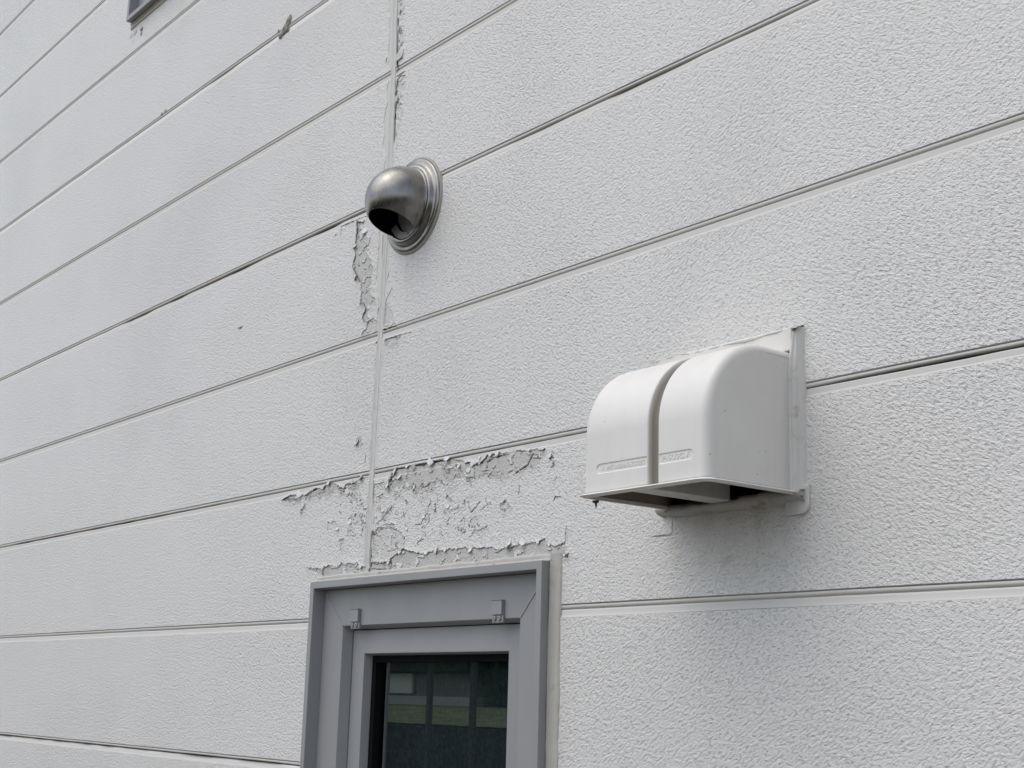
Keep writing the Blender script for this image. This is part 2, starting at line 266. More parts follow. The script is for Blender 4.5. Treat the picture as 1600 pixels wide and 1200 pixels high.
M['hcaulk'] = mat_caulk('hood_caulk', (.63, .61, .57), dirt=(.26, .20, .15), amt=.6)
M['plastic'] = mat_plastic()
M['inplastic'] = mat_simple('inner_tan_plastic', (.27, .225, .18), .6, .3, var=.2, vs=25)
M['steel'] = mat_steel()
M['steel_in'] = mat_simple('lit_inner_steel', (.50, .50, .50), .45, .5, 0, .1)
M['alu'] = mat_simple('grey_aluminium', (.275, .277, .281), .42, .45, 0, .05, 14, .00006, 90, (1, 1, .3))
M['alu2'] = mat_simple('bracket_grey', (.275, .277, .281), .42, .45, 0, .05, 14)
M['rubber'] = mat_simple('black_rubber', (.006, .006, .0065), .85, .1, 0, .2)
M['dark'] = mat_simple('dark_void', (.006, .006, .006), .9, .1, 0, .2)
M['backing'] = mat_simple('fibre_cement_core', (.12, .115, .10), .9, .2, 0, .2)

# ------------------------------------------------------------------ wall boards
HC = 227.5
def zk(k): return 1675.0 - (k-9)*HC            # top edge of groove k, in millimetres
PS = np.array([-1e4, 0, .25, .85, 1.15, 1.7, 3.2, 4.7, 5.5, 5.9, 6.4, 6.9, 7.4, 14.6, 15.4, 16.4, 17.2, 1e4])
PD = np.array([0, 0, 3.6, 3.8, 1.2, .75, .6, .95, 1.9, 3.6, 4.8, 3.2, 1.3, 1.15, .75, .3, 0, 0])
SEAM = 6.4
def JX(z): return np.interp(z, JZ, JD)
JZ = [1745, 1947, 2205, 2430, 2560, 2712, 3000]
JD = [-4.0, -2.8, 2.6, 6.4, 3.0, -2.5, -4.0]   # the joint wanders a few millimetres
def seg_dist(px, pz, a, b):
    ax, az = a; bx, bz = b; dx, dz = bx-ax, bz-az; L2 = dx*dx+dz*dz+1e-9
    t = np.clip(((px-ax)*dx+(pz-az)*dz)/L2, 0, 1)
    return np.hypot(px-ax-t*dx, pz-az-t*dz), (dx*(pz-az)-dz*(px-ax))
def poly_sdf(px, pz, poly):
    d = np.full(px.shape, 1e9, np.float32); inside = np.zeros(px.shape, bool)
    n = len(poly)
    for i in range(n):
        a, b = poly[i], poly[(i+1) % n]
        d = np.minimum(d, seg_dist(px, pz, a, b)[0])
        c = ((a[1] > pz) != (b[1] > pz)) & (px < (b[0]-a[0])*(pz-a[1])/((b[1]-a[1]) or 1e-9)+a[0])
        inside ^= c
    return np.where(inside, -d, d)
def axis(a, b, coarse, fine_ranges, fine):
    out = [a]
    x = a
    while x < b-1e-6:
        st = coarse
        for f0, f1 in fine_ranges:
            if f0-1e-6 <= x < f1: st = fine; break
            if x < f0: st = min(st, max(f0-x, fine))
        x = min(b, x+st); out.append(x)
    return np.array(out)
OPEN = [(-149., 439., 806., 1728.), (-1184., -442., 3123., 4065.)]      # window openings
FINE_Z = [(1726, 1906), (2092, 2345), (2480, 2560), (2560, 2725)]
SEAMS = [(6, -1100, -20, 1.), (6, 60, 900, .45), (8, 885, 1250, 1.), (8, -1700, -500, .8), (10, -1900, -200, .8), (4, -1500, -300, .4), (2, 0, 500, .3), (6, 500, 760, .7)]
def board(k0, k1, side):
    """board whose top is at seam k0 and bottom at seam k1 (even numbers), mm"""
    zt = zk(k0)-SEAM-.5; zb = zk(k1)-SEAM+.5
    if side == 'left': x0, x1 = -4200, -11; fr = [(-305, -11)]
    else: x0, x1 = 0, 2600; fr = [(0, 480)]
    xs = axis(x0, x1, 12, fr, .75)
    hx = [v for o_ in OPEN for v in o_[:2]]; hz = [v for o_ in OPEN for v in o_[2:]]
    zf = [(max(zb, a), min(zt, b)) for a, b in FINE_Z if b > zb and a < zt]
    if not zf: xs = axis(x0, x1, 12, [], 12)
    zs = list(axis(zb, zt, 8, zf, .75))
    for k in (k0, k0+1, k1):
        for s in PS[1:-1]: zs.append(zk(k)-s)
        zs += [zk(k)+.5, zk(k)+.15, zk(k)-17.8, zk(k)-.9, zk(k)-2.5, zk(k)-3.7]
    def ins(a, vals):
        for v in vals:
            if a[0] < v < a[-1]: a = a[np.abs(a-v) > .3]; a = np.sort(np.append(a, v))
        return a
    zs = np.array(sorted(z for z in zs if zb <= z <= zt))
    zs = zs[np.concatenate([[True], np.diff(zs) > .05])]
    zs = ins(zs, hz); xs = ins(xs, hx)
    X, Z = np.meshgrid(xs, zs)
    X0_ = X; bend = JX(Z)*np.exp(-np.abs(X)/45.)
    S = np.minimum.reduce([np.where(zk(k)-Z > -3, np.abs(zk(k)-Z)*0+(zk(k)-Z), 1e6) for k in (k0, k0+1, k1)])
    S = np.where(S > 1e5, -5, S)
    wob = fbm(X/60., Z/60., 4)*.25
    D = np.interp(S+np.where((S > 1) & (S < 14), wob, 0), PS, PD)
    # k1 seam: upper board keeps only down to the bead
    beadA = ((S > .8) & (S < 6.3)).astype(np.float32)
    tex = 1-((S > -.2) & (S < 16.6)).astype(np.float32)
    # ragged edge where texture meets smooth band, smear next to the caulk
    e = -11-X if side == 'left' else X
    up_ = np.clip((Z-2100)/200, 0, 1)
    ew = (3+9*up_ if side == 'left' else 4) + fbm(Z/40., Z*0, 9, 3)*((6+8*up_) if side == 'left' else 7)
    tex = tex*np.clip((e-ew)/4, 0.0, 1)
    D = D + np.clip(1-e/6, 0, 1)*-.5
    # seams have opened along part of their length; the gaps are coloured dark
    gap = np.zeros_like(X)
    for k in (k0, k1):
        s_ = zk(k)-Z
        op = np.zeros_like(X)
        for kk, xa, xb, am in SEAMS:
            if kk == k: op = np.maximum(op, am*np.clip((X-xa)/60, 0, 1)*np.clip((xb-X)/60, 0, 1))
        op = np.clip(op + fbm(X/260., X*0+k, 61, 3)*.7, 0, 1)*np.clip(.8+.8*vnoise(X/55., X*0+k, 62), .3, 1)
        gap = np.maximum(gap, np.clip(1.4-np.abs(s_-6.25)/(.7+1.1*op), 0, 1)*op)
    D = D + gap*4.5
    bare = np.zeros_like(X, dtype=np.float32); crack_and_shadow = (gap*.95).astype(np.float32)
    lo = (xs[0]-20, xs[-1]+20)
    nz = fbm(X/7., Z/7., 1, 3)*3.2 + vnoise(X/2.2, Z/2.2, 6)*1.2
    for crisp, poly in PEELS:
        poly = [(p[0]-JX(p[1])*math.exp(-abs(p[0])/45.), p[1]) for p in poly]
        P = np.array(poly)
        if P[:,1].max() < zb-10 or P[:,1].min() > zt+10 or P[:,0].max() < lo[0] or P[:,0].min() > lo[1]: continue
        r = np.where((zs > P[:,1].min()-14) & (zs < P[:,1].max()+14))[0]; c = np.where((xs > P[:,0].min()-14) & (xs < P[:,0].max()+14))[0]
        if len(r) < 2 or len(c) < 2: continue
        sl = (slice(r[0], r[-1]+1), slice(c[0], c[-1]+1))
        sd = poly_sdf(X[sl], Z[sl], poly) + nz[sl]
        isl = np.clip((fbm(X[sl]/13., Z[sl]/9., 71, 3)+.30)*9, 0, 1)
        ins = np.clip(.5-sd/1.0, 0, 1)*isl
        ie = np.clip(.5-sd/1.0, 0, 1)*(1-np.abs(2*isl-1))
        strong = 1. if crisp else .45
        n3 = fbm(X[sl]/22., Z[sl]/22., 12, 2)
        lift = np.exp(-np.clip(sd, 0, 99)/3.2)*(.6+2.2*np.clip(n3+.25, 0, 1))*strong*(sd > 0)
        # only lift where not in the groove
        g = np.clip((D[sl] < 1.6).astype(float), 0, 1)
        D[sl] = D[sl] + (ins*(.55 + .25*strong) - lift*1.0*(1-ins))*g
        bare[sl] = np.maximum(bare[sl], ins*(1 if crisp else .55))
        # shadow under the lifted film, painted as a broken dark line at the torn edge
        ed = np.exp(-(np.abs(sd+.4)/1.0)**2)*np.clip(n3*3+.6, 0, 1)*strong
        crack_and_shadow[sl] = np.maximum(crack_and_shadow[sl], np.maximum(ed*.9, ie*.75*strong))
    for wd, pl in CRACKS:
        pl = [(p[0]-JX(p[1])*math.exp(-abs(p[0])/45.), p[1]) for p in pl]
        if wd >= 1.8 and min(p[1] for p in pl) > 2440 and abs(pl[0][0]) < 12: pl = [(max(p[0], 1.6)+.6, p[1]) for p in pl]; wd *= 1.5
        if wd >= 2.5 and max(p[1] for p in pl) < 1830 and side == 'right': pl = [(max(p[0], 1.5)+.5, p[1]) for p in pl]; wd *= 1.1
        P = np.array(pl)
        if P[:,1].max() < zb-10 or P[:,1].min() > zt+10 or P[:,0].max() < lo[0] or P[:,0].min() > lo[1]: continue
        r = np.where((zs > P[:,1].min()-10) & (zs < P[:,1].max()+10))[0]; c = np.where((xs > P[:,0].min()-10) & (xs < P[:,0].max()+10))[0]
        if len(r) < 2 or len(c) < 2: continue
        sl = (slice(r[0], r[-1]+1), slice(c[0], c[-1]+1))
        d = np.full(X[sl].shape, 1e9); sg = np.zeros(X[sl].shape); t = np.zeros_like(d)
        jx = X[sl]+vnoise(X[sl]/3, Z[sl]/3, 21)*2.2; jz = Z[sl]+vnoise(X[sl]/3, Z[sl]/3, 22)*2.2
        for a, b in zip(pl[:-1], pl[1:]):
            dd, s_ = seg_dist(jx, jz, a, b)
            sg = np.where(dd < d, s_, sg); d = np.minimum(d, dd)
        if wd >= 1.8: wd = wd*1.45
        ww = wd*.72*(.55+.9*(vnoise(X[sl]/5, Z[sl]/5, 31)+.5))
        m_ = np.clip(1.3-d/ww, 0, 1)
        up = np.where(jz*0+np.sign(sg) > 0, 1, .25)
        lift = np.exp(-np.clip(d-ww, 0, 99)/2.6)*(1-m_)*.55*min(wd, 1.6)*up
        if wd < .7: lift = 0
        D[sl] = D[sl] + m_*min(2.2, wd*1.1) - lift
        crack_and_shadow[sl] = np.maximum(crack_and_shadow[sl], m_*(.95 if wd > .7 else .6))
    # fine random chipping in the worn area under the groove and beside the joint
    if zb < 1880 < zt or zb < 2600 < zt:
        if zb < 1880 < zt:
            w_ = np.clip((X+130)/60, 0, 1)*np.clip((390-X)/120, 0, 1)*np.clip((Z-1765)/30, 0, 1)*np.clip((1905-Z)/12, 0, 1)
            w_ = w_*(.55+.45*np.clip((Z-1800)/90, 0, 1))
        else: w_ = np.clip((30-X)/14, 0, 1)*(X > 0)*np.clip((Z-2480)/30, 0, 1)*.9
        ln = np.abs(vnoise(X/7.5, Z/9.5, 41)+.45*vnoise(X/3.1, Z/3.6, 42))
        gate = fbm(X/19., Z/15., 43, 3)
        cr_ = np.clip(1.25-ln/.05, 0, 1)*np.clip((gate-.30+.24*w_)*9, 0, 1)*(w_ > .05)*(tex > .3)
        D = D + cr_*1.1 - np.clip((gate-.25)*4, 0, 1)*w_*.35*(tex > .3)
        crack_and_shadow = np.maximum(crack_and_shadow, cr_*.95)
        bare = np.maximum(bare, np.clip((fbm(X/26., Z/17., 47, 3)-.12)*5, 0, 1)*w_*.55)
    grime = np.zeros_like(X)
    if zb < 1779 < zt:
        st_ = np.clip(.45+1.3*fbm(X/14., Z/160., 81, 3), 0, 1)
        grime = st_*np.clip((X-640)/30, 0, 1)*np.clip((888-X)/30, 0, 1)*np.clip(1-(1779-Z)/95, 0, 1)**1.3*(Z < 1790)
    if zb < 2200 < zt:
        grime = np.maximum(grime, np.clip(.3+1.4*fbm(X/9., Z/120., 83, 3), 0, 1)*np.clip(1-np.abs(X-70)/55, 0, 1)*np.clip(1-(2244-Z)/120, 0, 1)*(Z < 2262)*.5)
    # returns into the wall at the joint, top and bottom edges
    if True:
        D[0, :] = 9; D[-1, :] = 9
        if side == 'left': D[:, -1] = np.maximum(D[:, -1], 3)
        else: D[:, 0] = np.maximum(D[:, 0], 3)
    X = X + JX(Z)*np.exp(-np.abs(X)/45.)
    cx_ = (X[:-1,:-1]+X[1:,1:])/2; cz_ = (Z[:-1,:-1]+Z[1:,1:])/2; keep = np.ones(cx_.shape, bool)
    for a0, a1, c0, c1 in OPEN: keep &= ~((cx_ > a0) & (cx_ < a1) & (cz_ > c0) & (cz_ < c1))
    me = grid_mesh(X/1000, D/1000, Z/1000, 'siding_board', dict(tex=tex, bare=bare, crack_and_shadow=crack_and_shadow, bead=beadA, grime=grime), keep)
    return me

WALL = empty('house_wall', (-.8, 0, .3), 'white painted embossed lap siding wall with peeling paint around a vertical joint', 'wall')
KS = [-2, 0, 2, 4, 6, 8, 10, 12, 14]
for a, b_ in zip(KS[:-1], KS[1:]):
    for s in ('left', 'right'):
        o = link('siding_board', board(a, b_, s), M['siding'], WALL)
        if (a, s) == (8, 'right'): o['label'] = 'board with the largest bare patches of flaked paint above the window'
        if (a, s) == (6, 'left'): o['label'] = 'board with a grey bare patch left of the joint under the steel vent'
mb = MB()
for xa, xb, za, zb2 in ((-4.2, -1.184, .3, zk(-2)/1000), (-1.184, -.442, .3, 3.123), (-1.184, -.442, 4.065, zk(-2)/1000), (-.442, -.149, .3, zk(-2)/1000),
                        (-.149, .439, .3, .806), (-.149, .439, 1.728, zk(-2)/1000), (.439, 2.6, .3, zk(-2)/1000)):
    mb.box(xa, xb, .0098, .2, za, zb2)
mb.build('wall_core', M['backing'], WALL)
mb = MB(); mb.box(-4.2, 2.6, .012, .3, -.1, .299); mb.build('foundation', mat_simple('concrete_footing', (.30, .295, .28), .85, .3, bump=.001, bs=60), WALL)

# vertical joint caulk: gently hollow ribbon with tooling marks
def ribbon(name, pts, width, prof, mat, parent, axis_v=(1,0), step=.004, wob=.0006, label=None, seed=0, normal_y=-1):
    """pts: list of (x,z) metres; prof: list of (u in -.5...5, height out of wall)"""
    P = [np.array(p, float) for p in pts]; path = []
    for a, b in zip(P[:-1], P[1:]):
        n = max(2, int(np.linalg.norm(b-a)/step))
        for i in range(n): path.append(a+(b-a)*i/n)
    path.append(P[-1]); path = np.array(path)
    T = np.gradient(path, axis=0); T /= np.linalg.norm(T, axis=1)[:, None]; Nn = np.stack([-T[:,1], T[:,0]], 1)
    L = np.arange(len(path))*step
    U = np.array([p[0] for p in prof])*width; Hh = np.array([p[1] for p in prof])
    w1 = fbm(L/.03, L*0+seed, seed+2)[:, None]*wob*2; w2 = fbm(L/.03, L*0+seed+5, seed+3)[:, None]*wob*2
    edge = (np.abs(U)/(width/2))[None, :]*np.sign(U)[None, :]
    Uo = U[None, :] + np.where(edge > 0, w1*np.abs(edge), w2*np.abs(edge))
    X = path[:, 0:1]+Nn[:, 0:1]*Uo; Z = path[:, 1:2]+Nn[:, 1:2]*Uo
    Y = -(Hh[None, :] + fbm(np.broadcast_to(L[:, None]/.012, X.shape), np.broadcast_to(U[None, :]/.004, X.shape), seed+7)*wob*.7)
    o = link(name, grid_mesh(X, Y, Z, name), mat, parent)
    if label: o['label'] = label
    return o
jp = [(-.5, -.004), (-.46, .0005), (-.3, -.0002), (-.1, -.0011), (.1, -.0012), (.3, -.0004), (.46, .0006), (.5, -.004)]
ribbon('joint_sealant', [(-.0062+JX(z*1000)/1000, z) for z in (1.7345, 1.78, 1.83, 1.94, 2.05, 2.17, 2.30, 2.43, 2.57, 2.70, 2.85, 3.0)] + [(-.0102, zk(-2)/1000)], .0125, jp, M['caulk'], WALL, wob=.0006, label='vertical strip of cream sealant down the joint between boards', seed=1)

# curled paint flakes along the torn edges
M['flake'] = mat_simple('loose_paint_flake', (.62, .622, .62), .5, .35, var=.08, vs=90, bump=.0007, bs=220)
def flake(cx, cz, ang, L, Wd, curl, lift):
    nu, nv = 7, 9
    u = np.linspace(0, 1, nu); v = np.linspace(-.5, .5, nv)
    Uu, Vv = np.meshgrid(u, v, indexing='ij')
    jag = (rng.random(nv)-.5)*.5; taper = 1-.35*Uu
    a = Uu*curl
    r = L/curl
    along = r*np.sin(a)*(1+jag[None, :]*Uu*.6); out = r*(1-np.cos(a)) + lift*Uu
    wv = Vv*Wd*taper + (rng.random((nu, nv))-.5)*Wd*.08
    ca, sa = math.cos(ang), math.sin(ang)
    X = cx + (along*ca - wv*sa); Z = cz + (along*sa + wv*ca); Y = -(.0004+out)
    o = link('paint_flake', grid_mesh(X, Y, Z, 'paint_flake'), M['flake'], WALL)
    md = o.modifiers.new('thick', 'SOLIDIFY'); md.thickness = .0005; md.offset = 0
    return o
nfl = 0
for crisp, poly in PEELS:
    if not crisp: continue
    P = np.array(poly)/1000; cen = P.mean(0); n = len(P)
    for i in range(n):
        a, b = P[i], P[(i+1) % n]; d = b-a; Ls = np.linalg.norm(d)
        if Ls < .004 or nfl > 84: continue
        mid_in = None
        area = np.sum(P[:,0]*np.roll(P[:,1], -1)-np.roll(P[:,0], -1)*P[:,1])
        nin = np.array([-d[1], d[0]])/Ls*(1 if area > 0 else -1)      # points into the bare patch
        for t in np.arange(.2, 1, max(.3, .016/Ls)):
            if rng.random() < .56: continue
            if abs((a+d*t)[0]+.007) < .008: continue
            s_ = .35+.75*rng.random()**2
            c = a+d*t - nin*.0045*s_
            if nin[1] > .75 and rng.random() < .6: continue
            zz = c[1]*1000
            flake(c[0], c[1], math.atan2(nin[1], nin[0])+rng.normal()*.55, .0085*s_, .011*s_*rng.uniform(.7, 1.5), rng.uniform(.25, 1.2), .0007); nfl += 1

for i in range(34):
    fx = rng.uniform(.005, .33)*rng.random()**.3 if i < 26 else rng.uniform(-.11, -.02)
    fz = rng.uniform(1.80, 1.893)
    s_ = .3+.6*rng.random()**2
    flake(fx, fz, rng.uniform(-2.4, -.6)+(0 if rng.random() < .7 else 3.1), .008*s_, .010*s_*rng.uniform(.7, 1.6), rng.uniform(.3, 1.1), .0006)
for i in range(9):
    flake(.0035+rng.random()*.005, rng.uniform(2.49, 2.70), rng.uniform(-.5, .5), .007*rng.uniform(.5, 1.1), .014*rng.uniform(.5, 1.2), rng.uniform(.4, 1.2), .0008)

# ------------------------------------------------------------------ window
def rect_loop(x0, x1, z0, z1, y): return [(x0,y,z0),(x1,y,z0),(x1,y,z1),(x0,y,z1)]
def window(x0, z1, W_, H_, label, group):
    """outer frame corner (left, top); built with its profile of 22 mm rim, 60 mm face, sash and glass"""
    x1 = x0+W_; z0 = z1-H_
    t = empty('window', (x0+W_/2, 0, z0), label, 'window', group)
    def ring(name, prof, mat, bevel=0, parent=t):
        """prof: list of (inset from outer frame edge, y) swept round the rectangle with mitred corners"""
        m = MB(); loops = []
        for ins, y in prof: loops.append(rect_loop(x0+ins, x1-ins, z0+ins, z1-ins, y))
        loops.append(loops[0])
        m.loops(loops); return m.build(name, mat, parent, bevel, seg=2)
    ring('frame_rim', [(0, .012), (0, -.017), (.0115, -.017), (.0125, .006), (.0125, .012)], M['alu'], .0008)
    fr = ring('frame', [(.0128, .011), (.0128, .0045), (.040, .005), (.0712, .0055), (.0762, .0215), (.0762, .05), (.0128, .05)], M['alu'], .0008)
    sx = .0775
    ring('sash', [(sx, .045), (sx, .0225), (sx+.0365, .021), (sx+.0392, .0345), (sx+.0392, .045)], M['alu'], .0008)
    ring('gasket', [(sx+.0394, .036), (sx+.0394, .0350), (sx+.0494, .0355), (sx+.0494, .050), (sx+.0394, .050)], M['rubber'])
    g = MB(); i = sx+.044; g.box(x0+i, x1-i, .0455, .0495, z0+i, z1-i); gl = g.build('glass_pane', M['glass'], t)
    s2 = MB(); i = sx+.057; s2.box(x0+i-.006, x0+i-.0035, .054, .056, z0+i, z1-i); s2.build('spacer_bar', M['alu2'], t)
    s3 = MB(); i = sx+.050; s3.box(x0+i, x1-i, .0580, .0592, z0+i, z1-i); s3.build('insect_screen', M['screen'], t)
    s4 = MB(); i = .060; s4.loops([rect_loop(x0+i, x1-i, z0+i, z1-i, .052), rect_loop(x0+i, x1-i, z0+i, z1-i, .30)], cap=False)
    bx = MB(); bx.loops([rect_loop(x0+.06, x1-.06, z0+.06, z1-.06, .0521), rect_loop(x0+.06, x1-.06, z0+.06, z1-.06, .19)])
    bx.F.append((4,5,6,7)); bx.build('inner_reveal', M['dark'], t)
    # welded mitre seams (thin light line of sealant in the corners)
    for sx_, cx in ((1, x0), (-1, x1)):
        ms = MB()
        a = Vector((cx+sx_*.0135, .0041, z1-.0135)); b = Vector((cx+sx_*.0712, .0049, z1-.0712))
        d = (b-a).normalized(); nrm = Vector((d.z, 0, -d.x))*.00055
        ms.V += [tuple(a-nrm), tuple(a+nrm), tuple(b+nrm), tuple(b-nrm), tuple(a-nrm+Vector((0,-.0006,0))), tuple(a+nrm+Vector((0,-.0006,0))), tuple(b+nrm+Vector((0,-.0006,0))), tuple(b-nrm+Vector((0,-.0006,0)))]
        ms.F += [(0,3,2,1),(4,5,6,7),(0,1,5,4),(1,2,6,5),(2,3,7,6),(3,0,4,7)]
        ms.build('mitre_seam', M['seam'], t)
    return t, (x0, x1, z0, z1)
def mat_glass():
    m, nt, b = new_mat('double_glazing')
    nt.nodes.remove(b)
    out = [n for n in nt.nodes if n.type == 'OUTPUT_MATERIAL'][0]
    gl = N(nt, 'ShaderNodeBsdfGlossy'); gl.inputs['Roughness'].default_value = .004; gl.inputs['Color'].default_value = (.95, 1, .97, 1)
    tr = N(nt, 'ShaderNodeBsdfTransparent'); tr.inputs['Color'].default_value = (.75, .80, .80, 1)
    fr = N(nt, 'ShaderNodeFresnel'); fr.inputs['IOR'].default_value = 2.9
    mx = N(nt, 'ShaderNodeMixShader'); geo = N(nt, 'ShaderNodeNewGeometry'); nt.links.new(mth(nt, 'MULTIPLY', fr.outputs[0], mth(nt, 'SUBTRACT', 1.0, geo.outputs['Backfacing'])), mx.inputs[0]); nt.links.new(tr.outputs[0], mx.inputs[1]); nt.links.new(gl.outputs[0], mx.inputs[2])
    nt.links.new(mx.outputs[0], out.inputs[0]); return m
M['glass'] = mat_glass()
def mat_screen():
    m, nt, b = new_mat('woven_insect_mesh')
    P = coords(nt, (1, 1, 1))
    sp = N(nt, 'ShaderNodeSeparateXYZ'); nt.links.new(P, sp.inputs[0])
    wob = noise(nt, P, 90, 2); 
    a = mth(nt, 'SINE', mth(nt, 'ADD', mth(nt, 'MULTIPLY', sp.outputs[0], 2100), mth(nt, 'MULTIPLY', wob, 9)))
    c = mth(nt, 'SINE', mth(nt, 'ADD', mth(nt, 'MULTIPLY', sp.outputs[2], 1700), mth(nt, 'MULTIPLY', wob, 9)))
    k = mth(nt, 'ADD', mth(nt, 'MULTIPLY', mth(nt, 'MULTIPLY', a, c), .3), noise(nt, P, 160, 3, .7))
    nt.links.new(mix(nt, ramp(nt, k, [(.35, 0.), (.9, 1.)]), (.006, .010, .011), (.085, .115, .125)), b.inputs['Base Color'])
    b.inputs['Roughness'].default_value = .8; return m
M['screen'] = mat_screen()
M['seam'] = mat_simple('pale_corner_sealant', (.36, .365, .37), .5)
WIN, (wx0, wx1, wz0, wz1) = window(-.153, 1.7320, .596, .93, 'grey aluminium window below the peeling paint, its top edge under the joint', 'grey windows in the wall')
# blind stops with two screws
for cx in (-.062+.0, .0):
    pass
for bx_ in (-.053, .314):
    m = MB(); m.box(bx_, bx_+.024, -.0015, .0052, 1.6855-.0, 1.6865); m.box(bx_+.001, bx_+.0235, -.0005, .0052, 1.6660, 1.6856); 
    o = m.build('stop_bracket', M['alu'], WIN, .0005)
    m = MB(); m.box(bx_+.0005, bx_+.0245, .0022, .0053, 1.6595-.004, 1.6659)
    m.build('bracket_plate', M['alu'], o, .0004)
    for q in (.0065, .0175):
        m = MB(); cxx, czz = bx_+q, 1.6612-.0
        lo = []
        for rr, yy in ((.0036, .0022), (.0036, .0004), (.0030, -.0004), (.0012, -.0004), (.0011, .0006)):
            lo.append([(cxx+rr*math.cos(i*math.pi/8), yy, czz+rr*math.sin(i*math.pi/8)) for i in range(16)])
        m.loops(lo); m.F.append(tuple(len(m.V)-16+i for i in range(16)))
        m.build('screw', M['alu'], o)
# caulk round the window, outside the rim
cp = [(-.5, -.002), (-.44, .0012), (-.2, .0030), (.05, .0022), (.2, .0026), (.42, .0052), (.5, .0040), (.5, -.004)]
def wcaulk(t, x0, x1, z0, z1, wl, wt, mat, wr=None):
    wr = wr or wl
    # left goes up, top goes right, right goes down: wall side is on the left of travel
    pr = [(-u, h) for u, h in cp]
    ribbon('caulk_bead', [(x0-wl/2, z0), (x0-wl/2, z1+wt*.2)], wl, pr, mat, t, wob=.0008, seed=3)
    ribbon('caulk_bead', [(x0-wl*.9, z1+wt/2), (x1+wr*.2, z1+wt/2)], wt, pr, mat, t, wob=.0012, seed=4)
    ribbon('caulk_bead', [(x1+wr/2, z1+wt*.9), (x1+wr/2, z0)], wr, pr, mat, t, wob=.0009, seed=5)
wcaulk(WIN, wx0, wx1, wz0, wz1, .003, .0105, M['wcaulk'], wr=.0215)
WIN2, b2 = window(-1.188, 3.119+.95, .75, .95, 'grey aluminium window at the top left, only its lower left corner in view', 'grey windows in the wall')
ribbon('caulk_bead', [(-1.188+.75+.01, 3.119-.008), (-1.188-.004, 3.119-.008)], .017, [(-u, h) for u, h in cp], mat_caulk('brown_stained_caulk', (.40, .36, .31), (.22, .17, .12), .8), WIN2, wob=.0014, seed=8)

